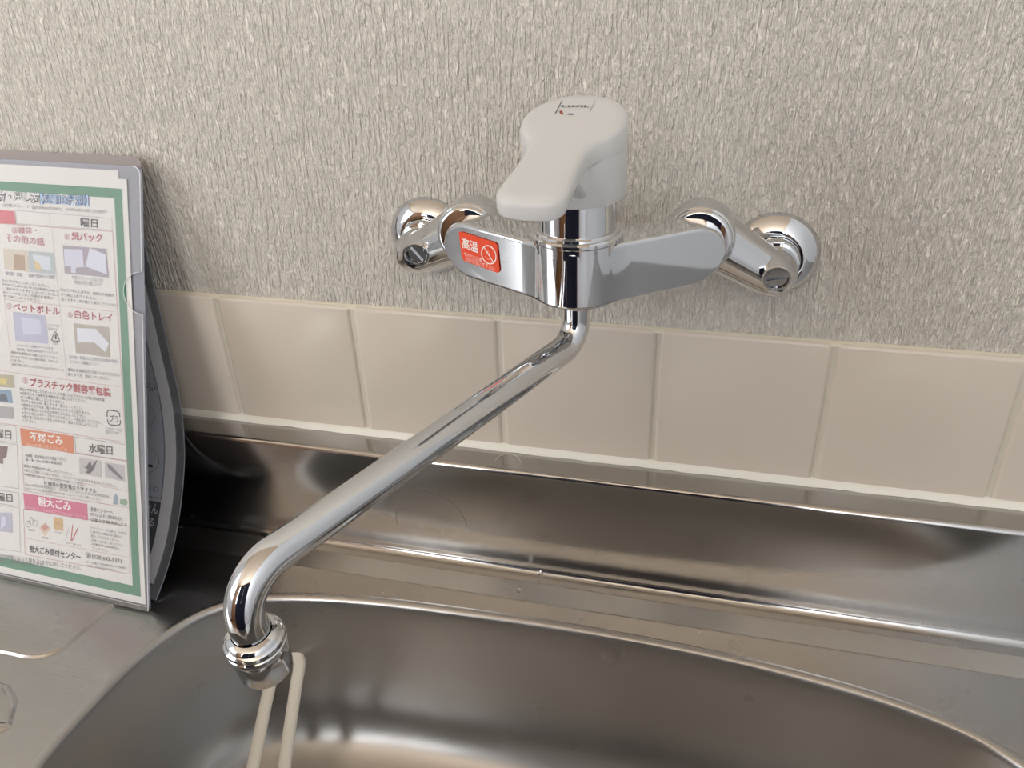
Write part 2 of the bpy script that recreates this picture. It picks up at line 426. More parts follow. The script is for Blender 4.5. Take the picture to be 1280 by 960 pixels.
# lever handle: keyhole shaped slab with sloping top over a round cap
LX, LY = AX.x-.0012, AX.y
PHI = math.radians(-96.0)      # pointing direction of the lever
fx, fy = math.cos(PHI), math.sin(PHI)
def LV(a, s_, z): return Vector((LX+fx*a-fy*s_, LY+fy*a+fx*s_, z))
RC = .0236
SL = math.tan(math.radians(14.0))
def ztop(a):                   # a: distance from the axis towards the tip
    z = .1438-SL*a
    return z
# outline in (a, s), CCW
def keyhole():
    half = []                  # s>0 side from the back to the tip
    for k in range(0, 25):
        an = math.radians(180-k*132/24); half.append((RC*math.cos(an), RC*math.sin(an)))
    an = math.radians(48); p0 = (RC*math.cos(an), RC*math.sin(an)); 
    # concave sweep into the lever sides
    p3 = (.036, .0130); p1 = (p0[0]+.0065, p0[1]-.0048); p2 = (.028, .0129)
    for k in range(1, 13):
        t_ = k/12; u_ = 1-t_
        half.append(tuple(u_**3*p0[j]+3*u_*u_*t_*p1[j]+3*u_*t_*t_*p2[j]+t_**3*p3[j] for j in range(2)))
    half.append((.048, .0137)); half.append((.054, .0142))
    cxr, rr_ = .0585, .0075
    for k in range(0, 9):
        an = math.radians(86-k*80/8); half.append((cxr+rr_*math.cos(an), .0068+rr_*math.sin(an)))
    half.append((.0664, .004)); 
    full = half+[(.0667, 0)]+[(a, -s_) for a, s_ in half[::-1][:-1]]
    return full[::-1]
KH = keyhole()
if sum(KH[i-1][0]*KH[i][1]-KH[i][0]*KH[i-1][1] for i in range(len(KH))) < 0: KH = KH[::-1]
def thick(a): return .0085 if a > .03 else .0085+(.03-a)*.16 if a > -.1 else .012
rings = []
for ins, f in ((.004, 'b'), (.0012, 'b'), (.0004, 'b1'), (0, 'b2'), (0, 't2'), (.0003, 't1'), (.0011, 't0'), (.0024, 't'), (.006, 't')):
    ring = []
    for (a, s_), (ao, so_) in zip(inset(KH, ins), KH):
        zt = ztop(a); zb = zt-thick(a)
        z = {'b': zb, 'b1': zb+.0006, 'b2': zb+.002, 't2': zt-.0028, 't1': zt-.0016, 't0': zt-.0006, 't': zt}[f]
        ring.append(LV(a, s_, z))
    rings.append(ring)
hb = MB(); hb.rings(rings)
def cap_ring(r, zf):
    return [LV(r*math.cos(2*math.pi*k/72), r*math.sin(2*math.pi*k/72), zf(r*math.cos(2*math.pi*k/72))) for k in range(72)]
hb.rings([cap_ring(RC-.002, lambda a: .1097), cap_ring(RC-.0006, lambda a: .1099), cap_ring(RC-.0001, lambda a: .1108), cap_ring(RC-.0002, lambda a: ztop(a)-.004)])
# web under the lever that merges it with the cap
web = []
for a, hw, zb in ((.012, .0125, .1120), (.0215, .0120, .1145), (.0262, .0112, .1195), (.031, .0104, .1236), (.037, .0095, .1262), (.044, .0085, .1261)):
    sec = rrect(-hw, zb, hw, ztop(a)-.002, .0034, 4)
    web.append([LV(a, y, z) for y, z in sec])
hb.rings(web)
lever = hb.build('lever_handle', PLASTIC, tap, True, 40)

# spout: short drop under the body, bend, straight run, bend down, aerator
SD = Vector((-.3883, -.9215, 0)).normalized(); RS = .0069
ZSP = .0345
P0 = Vector((AX.x, AX.y, .062)); P1 = Vector((AX.x, AX.y, ZSP)); P2 = P1+SD*.2085+Vector((0, 0, -.0008))
tipdir = (Vector((0, 0, -1))-SD*.10).normalized()
P3 = P2+tipdir*.0262
path = dens(arc_path([P0, P1, P2, P3], [.0135, .0165], 16), .012)
MB().tube(path, RS, 36).build('spout', CHROME, tap, True, 60)
MB().lathe((AX.x, AX.y, ZM-RW-.0045), (0, 0, 1), [(0, .0105), (.0008, .0128), (.0022, .0136), (.007, .0136)], 48).build('spout_nut', CHROME, tap)
O = P3
MB().lathe(O-tipdir*.0015, tipdir, [(-.001, .0072), (-.0004, .0086), (.0004, .0094), (.0014, .0098), (.0017, .0102), (.0022, .0107), (.0036, .0108), (.0041, .0103), (.0046, .0103), (.0050, .0107), (.0064, .0107), (.0069, .0103), (.0078, .0100)], 48, False).build('aerator_collar', CHROME, tap, True, 30)
ar = MB().lathe(O+tipdir*.0055, tipdir, [(0, .0098), (.0012, .0101), (.0115, .0096), (.0128, .0090), (.0130, .0078), (.0112, .0074)], 48, True, False).build('aerator', CHROME2, tap, True, 30)
MB().lathe(O+tipdir*.0160, tipdir, [(0, .0077), (.0012, .0075), (.0012, .0001)], 32, True, False).build('aerator_mesh', BLACK, ar)

# ------------------------------------------------------------------ lettering helpers
_tc = {}
def glyphs(body, bold=0.0):
    key = (body, bold)
    if key in _tc: return _tc[key]
    cu = bpy.data.curves.new('lettering', 'FONT'); cu.body = body; cu.size = 1; cu.resolution_u = 2; cu.offset = bold
    o = bpy.data.objects.new('lettering', cu); COL.objects.link(o)
    dg = bpy.context.evaluated_depsgraph_get()
    me = bpy.data.meshes.new_from_object(o.evaluated_get(dg))
    V = [(v.co.x, v.co.y) for v in me.vertices]; Fc = [tuple(p.vertices) for p in me.polygons]
    bpy.data.objects.remove(o); bpy.data.curves.remove(cu); bpy.data.meshes.remove(me)
    if not V: V, Fc = [(0, 0), (1, 0), (0, 1)], []
    x0 = min(v[0] for v in V); x1 = max(v[0] for v in V); y0 = min(v[1] for v in V); y1 = max(v[1] for v in V)
    V = [((x-x0)/max(x1-x0, 1e-6), (y-y0)/max(y1-y0, 1e-6)) for x, y in V]
    _tc[key] = (V, Fc); return _tc[key]
class Sheet:
    """a printed surface: plane coordinates (u right, v up) in metres -> 3D through self.S"""
    SOLO = {'heading', 'red_heading', 'white_heading', 'picture', 'dark_block', 'title', 'title_outline', 'pale_text', 'line_drawing', 'picture_lines'}
    def __init__(s, S, inv): s.S = S; s.inv = inv; s.layers = {}; s.k = 0
    def lay(s, name, col, h=.0002):
        if name in s.SOLO: s.k += 1
        return s.layers.setdefault((name, col, h, s.k if name in s.SOLO else 0), MB())
    def text(s, name, col, body, x0, y0, x1, y1, hpx, bold=0., h=.00022):
        """lettering between two bottom corners given as photo pixels"""
        V, Fc = glyphs(body, bold); a = Vector(s.inv(x0, y0)); b = Vector(s.inv(x1, y1)); c = Vector(s.inv(x0, y0-hpx))
        hh = (c-a).length
        s.lay(name, col, h).add([s.S(*(a+(b-a)*x+Vector((0, hh*y))), h) for x, y in V], Fc)
    def quad(s, name, col, pts, h=.0001):
        s.lay(name, col, h).add([s.S(*s.inv(x, y), h) for x, y in pts], [tuple(range(len(pts)))])
    def poly(s, name, col, uv, h=.0001, n=1):
        s.lay(name, col, h).add([s.S(u, v, h) for u, v in uv], [tuple(range(len(uv)))])
    def line(s, name, col, x0, y0, x1, y1, wpx=.7, dash=0, h=.00015):
        a = Vector(s.inv(x0, y0)); b = Vector(s.inv(x1, y1)); L_ = (b-a).length; d = (b-a)/L_; n = Vector((-d.y, d.x))*wpx*.00017
        q = [(0, L_)] if not dash else [(k*dash*1.0, k*dash+dash*.55) for k in range(int(L_/dash))]
        for t0_, t1_ in q:
            P = [a+d*t0_-n, a+d*t1_-n, a+d*t1_+n, a+d*t0_+n]
            s.lay(name, col, h).add([s.S(p_.x, p_.y, h) for p_ in P], [(0, 1, 2, 3)])
    def box(s, name, col, pts, wpx=.7, h=.00015):
        for i in range(len(pts)): s.line(name, col, *pts[i-1], *pts[i], wpx, 0, h)
    def build(s, parent):
        for (name, col, h, _), mb in s.layers.items():
            me = bpy.data.meshes.new(name); me.from_pydata([tuple(v) for v in mb.V], [], mb.F); me.update()
            o = link(name, me, mat('print_%d_%d_%d' % col, s2l(*col), .6), parent, False)
            if name in ('rule', 'dotted_rule', 'body_text', 'caption', 'dotted_border', 'leaflet_text', 'fine_print'): o['kind'] = 'stuff'

# ------------------------------------------------------------------ waste sorting notice in its clear case
BRp = onZ(187, 764, ZD+.0005); BLp = onZ(0, 722, ZD+.0005)
EX = (BRp-BLp); EX.z = 0; EX.normalize()
TRp = onY(163, 207, -.0075)
EY = (TRp-BRp); EY = (EY-EX*EY.dot(EX)).normalized(); EN = EX.cross(EY)
def S1(u, v, h=0): return BRp+EX*u+EY*v+EN*h
def inv1(x, y):
    d = onP(x, y, BRp, EN)-BRp; return (d.dot(EX), d.dot(EY))
def plate(outline, z0, z1, S):
    P = outline; mb = MB(); mb.rings([[S(u, v, z0) for u, v in P], [S(u, v, z1) for u, v in P]]); return mb
def clear_plastic(name, alpha, tint=(.9, .9, .92), rough=.12):
    M = bpy.data.materials.new(name); M.use_nodes = True; N, L = M.node_tree.nodes, M.node_tree.links
    b = N['Principled BSDF']; b.inputs['Base Color'].default_value = (*tint, 1); b.inputs['Roughness'].default_value = rough
    tr = N.new('ShaderNodeBsdfTransparent'); tr.inputs[0].default_value = (.97, .97, .97, 1)
    mx = N.new('ShaderNodeMixShader'); mx.inputs[0].default_value = alpha
    L.new(tr.outputs[0], mx.inputs[1]); L.new(b.outputs[0], mx.inputs[2]); L.new(mx.outputs[0], N['Material Output'].inputs[0]); return M
CLEAR_F = clear_plastic('clear_front_film', .085, (.85, .85, .86))
CLEAR_B = clear_plastic('clear_back_film', .5, s2l(150, 152, 166), .3)
SMOKE = clear_plastic('smoky_film', .72, s2l(150, 138, 132), .4)
HW, HH = -.222, (TRp-BRp).dot(EY)        # case width (to the left) and height
case = empty('clear_case', BRp)
tag(case, 'clear plastic document case leaning on the wall in front of a bowed folder', 'folder')
def case_outline(u0, u1, v0, v1, r, notch=None):
    P = [(u0, v0), (u1, v0)]
    if notch:
        nv, nr = notch
        for k in range(25):
            a = math.radians(-90-180*k/24); P.append((u1+nr*math.cos(a), nv+nr*math.sin(a)))
    for k in range(9):
        a = math.radians(90*k/8); P.append((u1-r+r*math.cos(a), v1-r+r*math.sin(a)))
    P.append((u0, v1)); return P
nv = inv1(172, 366)[1]
plate(case_outline(HW, 0, .001, HH, .005), -.0012, -.0010, S1).build('back_film', CLEAR_B, case, False)
plate(case_outline(HW, -.001, 0, HH-.0004, .005, (nv, .0135)), .0009, .0011, S1).build('front_film', CLEAR_F, case, False)
plate(case_outline(HW, -.0015, .003, HH+.0058, .006), -.0022, -.0019, S1).build('back_cover', SMOKE, case, False)
# bright cut edge of the film and of the thumb notch
nr = .0135
edge = [S1(-.0002, .004+i*(nv-nr-.004)/12, .0011) for i in range(13)]
MB().tube(edge, .00035, 6).build('film_edge', mat('film_edge', s2l(225, 226, 230), .2), case)
edge = [S1(-.0002, nv+nr+i*(HH-.006-nv-nr)/16, .0011) for i in range(17)]+[S1(-.0052+.005*math.cos(math.radians(a)), HH-.0054+.005*math.sin(math.radians(a)), .0011) for a in range(10, 91, 10)]
MB().tube(edge, .00035, 6).build('film_edge', mat('film_edge'), case)
MB().tube([S1(-.001+nr*math.cos(math.radians(a)), nv+nr*math.sin(math.radians(a)), .0012) for a in range(-90, -271, -8)], .00022, 6).build('notch_edge', mat('film_edge'), case)
# welded seam with its little ticks
sm = MB()
for k in range(150):
    u = -.0015-k*.00145; sm.rings([[S1(u+a, b, h_) for a, b in ((-.0004, .0006), (.0004, .0006), (.0004, .0032), (-.0004, .0032))] for h_ in (.0011, .0016)])
so_ = sm.build('welded_seam', mat('seam_grey', s2l(120, 118, 116), .5), case, False); so_['kind'] = 'stuff'
plate([(HW, .0003), (0, .0003), (0, .0036), (HW, .0036)], .0010, .00108, S1).build('seam_strip', mat('seam_light', s2l(196, 194, 190), .4), case, False)

# two paper sheets in the case
PAPER = mat('white_paper', s2l(224, 222, 219), .7)
tr_ = inv1(158, 224); br_ = inv1(182, 756)
pr = (tr_[0]+br_[0])/2
back = plate([(-.216, .006), (pr-.004, .006), (inv1(147, 212)[0], inv1(147, 213)[1]), (-.216, inv1(147, 213)[1])], -.0008, -.0006, S1).build('paper_sheet', PAPER, None, False)
tag(back, 'plain white paper sheet tucked behind the printed waste notice', 'paper')
notice = empty('waste_notice', S1(pr-.1, br_[1]))
tag(notice, 'waste sorting notice with green border in the clear case', 'notice')
plate([(-.216, br_[1]), (br_[0], br_[1]), (tr_[0], tr_[1]), (-.216, tr_[1])], -.0003, -.0001, S1).build('paper', PAPER, notice, False)
N1 = Sheet(S1, inv1)
LFT = -.2125
o_tr, i_tr, o_br, i_br = inv1(152, 236), inv1(143, 247.5), inv1(176, 746), inv1(166, 732)
GREEN = (58, 128, 92)
lo_l, li_l = -.2125, -.2035
N1.poly('green_border', GREEN, [(lo_l, o_tr[1]), (o_tr[0], o_tr[1]), (i_tr[0], i_tr[1]), (li_l, i_tr[1])][::-1])
N1.poly('green_border', GREEN, [(o_tr[0], o_tr[1]), (o_br[0], o_br[1]), (i_br[0], i_br[1]), (i_tr[0], i_tr[1])][::-1])
N1.poly('green_border', GREEN, [(o_br[0], o_br[1]), (lo_l, o_br[1]), (li_l, i_br[1]), (i_br[0], i_br[1])][::-1])
N1.poly('green_border', GREEN, [(lo_l, o_br[1]), (lo_l, o_tr[1]), (li_l, i_tr[1]), (li_l, i_br[1])][::-1])
RED, DK, GREY, BLUE, LRED = (176, 62, 72), (62, 58, 60), (128, 122, 122), (112, 116, 140), (186, 108, 112)
T = N1.text
def title(body, x0, y0, x1, y1, h, inner, outer):
    T('title_outline', outer, body, x0-.7, y0+.7, x1+.7, y1+.7, h+1.4, .085, .0002); T('title', inner, body, x0, y0, x1, y1, h, .0, .0003)
title('方・出し方', -3, 252, 50, 254, 13, (246, 246, 244), (84, 80, 88))
title('【5種13分別】', 51, 255, 111, 257.5, 13, (168, 202, 234), (44, 78, 132))
T('fine_print', GREY, '(収集グループ ☎028(632)2423　令和5年10月1日発行', 4, 259, 134, 268, 5)
N1.quad('red_box', (205, 88, 100), [(-40, 260), (18, 264), (20, 280), (-40, 277)])
N1.box('rule', GREY, [(20, 263), (140, 273), (140.5, 288), (20, 279.5)], .6)
N1.line('rule', GREY, 57, 267, 58, 283, .6, .001); N1.line('rule', GREY, 61.5, 267.5, 62.5, 283, .6, .001)
T('heading', DK, '曜日', 101, 283.5, 122.5, 285, 11, .02)
N1.line('rule', LRED, -20, 278, 141, 289.5, .8); N1.line('rule', LRED, 141, 289.5, 157, 553, .8)
T('red_heading', RED, '③雑誌・', 15.5, 291.5, 46, 292, 8, .0); T('red_heading', RED, 'その他の紙', 8, 302, 56, 307.5, 10, .0)
T('red_heading', RED, '④', 81, 299, 87, 299.5, 7); T('red_heading', RED, '紙パック', 90, 300.5, 128, 303, 11, .015)
N1.quad('picture', (206, 196, 178), [(4, 310.5), (34.5, 313.5), (36, 340), (6, 336)]); N1.quad('picture', (176, 148, 120), [(17, 318), (31, 319), (32, 338), (18, 337)], .00013)
N1.quad('picture', (176, 186, 190), [(35.5, 313.5), (67, 316), (69, 343), (37, 340)]); N1.quad('picture', (206, 214, 224), [(41, 318), (62, 321), (64, 338), (44, 334)], .00013); N1.quad('picture', (214, 190, 140), [(42, 324), (50, 330), (52, 338), (44, 337)], .00014)
N1.quad('picture', (158, 148, 160), [(78.5, 306.5), (133, 311), (136, 347), (81, 341.5)]); N1.quad('picture', (206, 206, 224), [(80, 311), (103, 312), (105, 334), (95, 334.5), (95, 341), (89, 341), (89, 333), (81, 333)], .00013); N1.quad('picture', (212, 216, 232), [(112, 310), (132, 318), (134, 343), (107, 333)], .00013)
T('caption', BLUE, '雑誌類・書籍', 7, 344, 28, 346, 5); T('caption', BLUE, '紙箱や包装紙などの雑紙', 36, 347, 69, 349, 5)
T('caption', BLUE, '牛乳やジュースなどの', 90, 349, 129, 353, 5); T('caption', BLUE, '内側が白い紙パック', 93, 355, 127, 358.5, 5)
def para(col, lines, x0, y0, x1, y1, n_h, gap):
    for k, l in enumerate(lines):
        T('body_text', col, l, x0+k*.5, y0+k*gap, x0+k*.5+(x1-x0)*min(1, len(l)/max(len(q) for q in lines)), y0+k*gap+(y1-y0)*min(1, len(l)/max(len(q) for q in lines)), n_h)
para(DK, ['ひもで十字にしばってください。', '※ひもでしばれないものは紙袋に入れて', '、袋をひもで十字にしばってください。', '※ビニールなどはごみ袋が半透明の', 'ポリ袋に入れてください。'], 3, 352, 73, 361, 3.6, 4.9)
para(DK, ['ひもで十字にしばるか、透明か半透明の', 'ポリ袋に入れてください。', '軽くすすぎ、切り開いて乾かしてください'], 76, 364, 146, 372, 4, 6)
N1.line('dotted_rule', GREY, 65, 286, 84.5, 478, .9, .0016)
N1.line('dotted_rule', LRED, 5, 374, 146, 390, .9, .0013); N1.line('dotted_rule', LRED, 2, 340, 15, 462, .9, .0013)
T('red_heading', RED, '⑦', 9, 386, 15, 386.5, 7); T('red_heading', RED, 'ペットボトル', 17, 388, 75, 394.5, 10, .02)
N1.quad('picture', (182, 182, 206), [(16, 389.5), (57.5, 394.5), (60.5, 430), (19.5, 425.5)]); N1.quad('picture', (198, 202, 222), [(26, 396), (50, 400), (52, 418), (30, 418)], .00013)
T('caption', DK, 'このマークが', 60, 408, 75, 409.5, 3.6); T('caption', DK, '目印です', 61, 413, 72, 414, 3.6)
for a, b_, c_, d_ in ((68.5, 414.5, 64.5, 425), (64.5, 425.5, 75, 427), (75, 426, 69.5, 414.5)): N1.line('recycling_mark', (40, 40, 42), a, b_, c_, d_, 1.8)
T('recycling_mark', (40, 40, 42), '1', 69, 424, 71, 424.3, 6, .02); T('caption', DK, 'PET', 67, 430.5, 73, 431, 3)
T('red_heading', RED, '⑧', 85, 397, 91, 397.5, 7); T('red_heading', RED, '白色トレイ', 94, 398, 141, 403, 11, .015)
N1.quad('picture', (172, 164, 152), [(92, 404), (136, 409), (138, 447), (95, 441)]); N1.quad('picture', (218, 220, 230), [(96, 410), (120, 411), (136, 429), (132, 440), (118, 428), (97, 428)], .00013)
para(BLUE, ['ペットボトル識別マークのある', '飲料用、特定調味料用ペットボトル'], 21, 433, 73, 438, 3.6, 5.2)
para(DK, ['透明か半透明のポリ袋に入れてください。', '※キャップとラベルを取り除き、すすいで', 'ください。', '※取り除いたキャップとラベルはプラスチック'], 14, 442, 79, 450, 3.6, 5)
para(BLUE, ['肉や魚、惣菜などに使われる白色の発泡', 'スチロール製食品トレイ'], 87, 448, 147, 454, 4.2, 6)
para(DK, ['透明か半透明のポリ袋に入れてください。', '軽くすすぎ、乾かしてください。'], 85, 464, 150, 471, 4.2, 6)
N1.line('dotted_rule', LRED, -10, 462, 153, 484, 1, .0013)
T('red_heading', RED, '⑨', 29, 479, 35, 480, 8); T('red_heading', RED, 'プラスチック製容器包装', 38, 483, 139, 496.5, 11, .03)
for pts, c_ in (([(-20, 467), (17.5, 469), (18.5, 485), (-20, 482)], (178, 170, 140)), ([(-20, 485.5), (14, 488), (16, 504), (-20, 501)], (120, 150, 178)), ([(-20, 506), (16.5, 509), (17.5, 524), (-20, 520)], (168, 164, 166))): N1.quad('picture', c_, pts)
N1.quad('picture', (216, 200, 120), [(0, 473), (9, 474), (8, 481), (0, 480)], .00013); N1.quad('picture', (70, 78, 92), [(-2, 492), (8, 493), (10, 502), (-2, 501)], .00013)
para(DK, ['商品の中身を出したり使ったりして不要になるプラスチック製の容器包装', '※全部まとめて透明か半透明のポリ袋に入れてください。', '※ごみ袋は二重にしないでください。', '汚れているものは、軽くすすぎ、乾かしてください。', '※洗剤などの汚れは、取りきれずにすすいでも落ちません。', '※汚れが落ちにくいものは焼却ごみに出してください。', '※ラベルなどのキャップやボトルは外して、一緒に出してください。', '※風の強い日はネットをかぶせるなど、飛ばされないようにして', 'ください。'], 25, 488, 131, 502, 4, 4.9)
def rr_line(pts, w, col=(44, 44, 46)):
    for a, b_ in zip(pts[:-1], pts[1:]): N1.line('plastic_mark', col, *a, *b_, w)
rr_line([(134, 521), (134, 515), (136, 512.5), (146, 514), (149.5, 516.5), (150, 521)], 2.2); rr_line([(134.5, 524), (135.5, 529), (138, 531), (147, 532), (150.5, 530), (150.5, 525)], 2.2)
T('plastic_mark', (44, 44, 46), 'プラ', 137.5, 527, 148.5, 528.5, 9, .01)
T('caption', DK, 'このマークが', 132, 537, 153, 540, 4); T('caption', DK, '目印です！', 132.5, 541.5, 149, 544, 4)
N1.line('rule', LRED, -20, 525.5, 157, 553, .8)
N1.box('rule', GREY, [(-30, 527), (20, 533), (21, 553.5), (-30, 547)], .7); T('heading', DK, '曜日', -5, 547, 14.5, 549.5, 11, .02)
N1.box('rule', GREY, [(-30, 549), (21.5, 556), (23.5, 611), (-30, 602)], .7); N1.quad('picture', (112, 82, 74), [(-14, 557), (10, 558), (8, 571), (4, 573), (4, 580), (-14, 577)])
N1.quad('orange_box', (212, 118, 62), [(25, 535), (91.5, 545), (92.5, 567), (27, 556)]); T('white_heading', (244, 240, 234), '不燃ごみ', 38, 551, 79.5, 557, 12, .02, .0003); T('pale_text', (246, 206, 176), '50cm未満の燃えないごみ', 33, 557.5, 85, 565, 5, 0, .0003)
N1.box('rule', GREY, [(93.5, 546), (159, 556), (160, 576), (95, 566)], .8); T('heading', DK, '水曜日', 111, 565.5, 141, 569, 11.5, .025)
N1.box('rule', LRED, [(27, 556), (160, 577), (162, 635), (30.5, 613.5)], .8)
para(DK, ['陶磁器・家電製品以外の製品・ガラス', '鍋・傘・50cm未満の家電製品'], 32, 571, 83, 577, 4, 5.2)
N1.quad('picture', (190, 186, 186), [(99, 571.5), (126.5, 576), (127, 597), (99.5, 592)]); N1.quad('picture', (84, 80, 82), [(101, 581), (107, 584), (113, 576), (115, 582), (122, 574), (118, 586), (113, 592), (107, 591), (110, 587)], .00013)
N1.quad('picture', (184, 182, 186), [(131, 577.5), (155.5, 581.5), (156.5, 602), (131.5, 597)]); N1.quad('picture', (96, 94, 98), [(134, 580), (138, 581), (154, 598), (153, 600.5), (136, 586)], .00013)
para(DK, ['透明か半透明のポリ袋に入れてください。', '※傘などの袋に入らないものは、ごみステーションにそのまま出してください。', '中身を使い切って、穴をあけないで出してください。'], 30, 584, 145, 604, 3.8, 5.4)
N1.line('rule', LRED, 29, 592, 161, 613.5, .5)
T('heading', DK, '使用済小型家電のリサイクル', 55, 606.5, 121, 617, 6, .01)
para(GREY, ['50cm未満の家電製品で、回収ボックスに入るものは無料回収', '※ボックスの設置場所は市のホームページをご覧ください'], 32, 607, 137, 623, 3.6, 5)
N1.quad('picture', (140, 160, 176), [(142, 622), (144, 617), (146, 618), (147.5, 623), (147, 631), (141.5, 630)]); N1.quad('picture', (128, 160, 134), [(150, 624), (158, 624), (160, 628), (158, 632), (150, 630)])
N1.quad('pink_box', (206, 96, 130), [(29, 616), (109, 630), (110, 650.5), (31, 636)]); T('white_heading', (246, 238, 240), '粗大ごみ', 48, 632, 89.5, 639, 12, .025, .0003); T('pale_text', (238, 182, 200), '50cm以上、2.5m以下で100kg以下のごみ', 32, 636, 108.5, 649.5, 5, 0, .0003)
para(DK, ['清掃センターへ', '持ち込む(無料)か、', '収集を依頼(有料)する'], 113, 639, 158, 646, 5.6, 6.8)
N1.box('rule', GREY, [(-30, 609), (23.5, 616), (24.5, 633), (-30, 625)], .7); T('heading', DK, '曜日', -3, 625.5, 16, 628, 10, .02)
N1.box('rule', GREY, [(-30, 627), (24.5, 635), (25.5, 690), (-30, 681)], .7); N1.quad('picture', (178, 178, 198), [(-14, 640), (15, 641), (16, 666), (-14, 662)]); N1.quad('picture', (206, 208, 226), [(2, 645), (8, 646), (7, 656), (1, 662)], .00013)
N1.box('rule', LRED, [(29.5, 636), (162, 658), (162.5, 717.5), (31.5, 693)], .8); N1.line('rule', LRED, 31, 672.5, 162, 697, .5)
for cx_, cy_ in ((35.5, 655), (44, 654)):
    for k in range(10):
        a0, a1 = k*.628, (k+1)*.628; N1.line('picture_lines', (120, 136, 140), cx_+3.2*math.cos(a0), cy_+4*math.sin(a0), cx_+3.2*math.cos(a1), cy_+4*math.sin(a1), 1)
N1.line('picture_lines', (120, 136, 140), 35.5, 655, 39, 646, 1); N1.line('picture_lines', (120, 136, 140), 39, 646, 44, 654, 1)
N1.quad('picture', (216, 190, 168), [(49, 660), (56, 653), (63, 661), (56, 670)]); N1.quad('picture', (200, 140, 132), [(51.5, 659), (57, 654.5), (61, 659.5), (56, 664)], .00013)
N1.quad('picture', (204, 168, 112), [(67, 646), (79, 649), (79, 664), (67.5, 661)]); N1.line('picture_lines', (150, 112, 66), 67, 653, 79, 656, .7)
N1.line('picture_lines', (196, 96, 96), 91, 656, 89, 676, 2); N1.line('picture_lines', (196, 96, 96), 98, 659, 90, 676, 2); N1.line('picture_lines', (150, 150, 156), 86, 660, 82, 674, 1)
T('caption', DK, '自転車', 36, 663, 43.5, 664.5, 2.6); T('caption', DK, '布団', 53, 673, 60, 674, 2.6); T('caption', DK, 'たんす', 69, 666, 77, 667.5, 2.6); T('caption', DK, 'スキー板 など', 83, 679.5, 102, 683, 2.6)
para(GREY, ['クリーンパークに搬入、収集等', 'に関する注意事項の説明は', '粗大ごみ受付センターに', 'お申し込みをご覧ください', '(収集日等は直接確認し', 'てください)'], 113, 661, 158, 669, 3.6, 5.2)
T('heading', DK, '粗大ごみ受付センター', 37, 690, 101, 701, 9, .02)
T('heading', DK, '☎(028)643-5371', 107, 698, 152, 706, 8, .0)
para(GREY, ['月～土曜日 午前8時30分～午後4時', '(祝日、年末年始は休み)'], 108, 704, 157, 712, 3.6, 5)
T('heading', DK, '朝8時30分(地域によって異なる)までに出してください。', -14, 696, 102, 714, 6.5, .0)
T('heading', DK, '日曜日、年末年始は休みです。', -4, 702.5, 56, 710.5, 6, .0)
N1.build(notice)

# ------------------------------------------------------------------ bowed folder behind with a grey leaflet
prof2 = [(195.5, 752), (206, 722), (218, 680), (226.5, 630), (230.5, 585), (230.5, 550), (226, 505), (214, 450), (202, 395), (190, 345), (180, 300), (172, 255), (167, 225), (163, 203)]
def prof_pt(i):
    x, y = prof2[i]
    f = i/(len(prof2)-1)
    X = -.2305*(1-f)+-.2425*f
    d = ray(x, y); p_ = CAM+d*((X-CAM.x)/d.x)
    return p_
PP = [prof_pt(i) for i in range(len(prof2))]
PP[0].z = ZD+.0006
for p_ in PP: p_.y = min(p_.y, -.0012)
acc = [0]
for a, b_ in zip(PP[:-1], PP[1:]): acc.append(acc[-1]+(b_-a).length)
LEN2 = acc[-1]
def S2(u, v, h=0):
    """u metres left of the right edge (negative), v metres along the bowed edge"""
    v = max(0, min(LEN2-1e-6, v)); i = max(k for k in range(len(acc)-1) if acc[k] <= v); t_ = (v-acc[i])/(acc[i+1]-acc[i])
    P = [PP[max(i-1, 0)], PP[i], PP[i+1], PP[min(i+2, len(PP)-1)]]
    p_ = .5*((2*P[1])+(P[2]-P[0])*t_+(2*P[0]-5*P[1]+4*P[2]-P[3])*t_*t_+(3*P[1]-P[0]-3*P[2]+P[3])*t_**3)
    tn = (PP[i+1]-PP[i]); tn.x = 0; tn.normalize(); nrm = Vector((0, -tn.z, tn.y))
    return Vector((p_.x+u, p_.y-u*.035*(1-v/LEN2), p_.z))+nrm*h
def strip(u0, u1, v0, v1, h, nv_=40):
    V = []; Fc = []
    for k in range(nv_+1):
        v = v0+(v1-v0)*k/nv_
        for hh in (h, h-.00025): V += [S2(u0, v, hh), S2(u1, v, hh)]
    for k in range(nv_):
        a = 4*k; b_ = a+4
        Fc += [(a, a+1, b_+1, b_), (a+2, b_+2, b_+3, a+3), (a, b_, b_+2, a+2), (a+1, a+3, b_+3, b_+1)]
    n_ = 4*nv_; Fc += [(0, 2, 3, 1), (n_, n_+1, n_+3, n_+2)]
    return MB().add(V, Fc)
fold = empty('clear_folder', PP[0])
tag(fold, 'bowed clear plastic folder behind the leaning document case', 'folder')
strip(-.215, 0, 0, LEN2, 0).build('back_film', clear_plastic('folder_film', .5, s2l(120, 126, 138), .2), fold)
strip(-.215, 0, 0, LEN2-.012, .0014).build('front_film', clear_plastic('folder_film_front', .06, (.8, .82, .86), .1), fold)
MB().tube([S2(0, LEN2*k/40, .0004) for k in range(41)], .00035, 6).build('film_edge', mat('folder_edge', s2l(150, 156, 166), .2), fold)
leaf = empty('leaflet', S2(-.01, .02))
tag(leaf, 'grey printed leaflet with dotted border inside the bowed folder', 'leaflet')
strip(-.205, -.007, .012, LEN2-.03, .0007).build('paper', mat('grey_paper', s2l(240, 240, 244), .7), leaf)
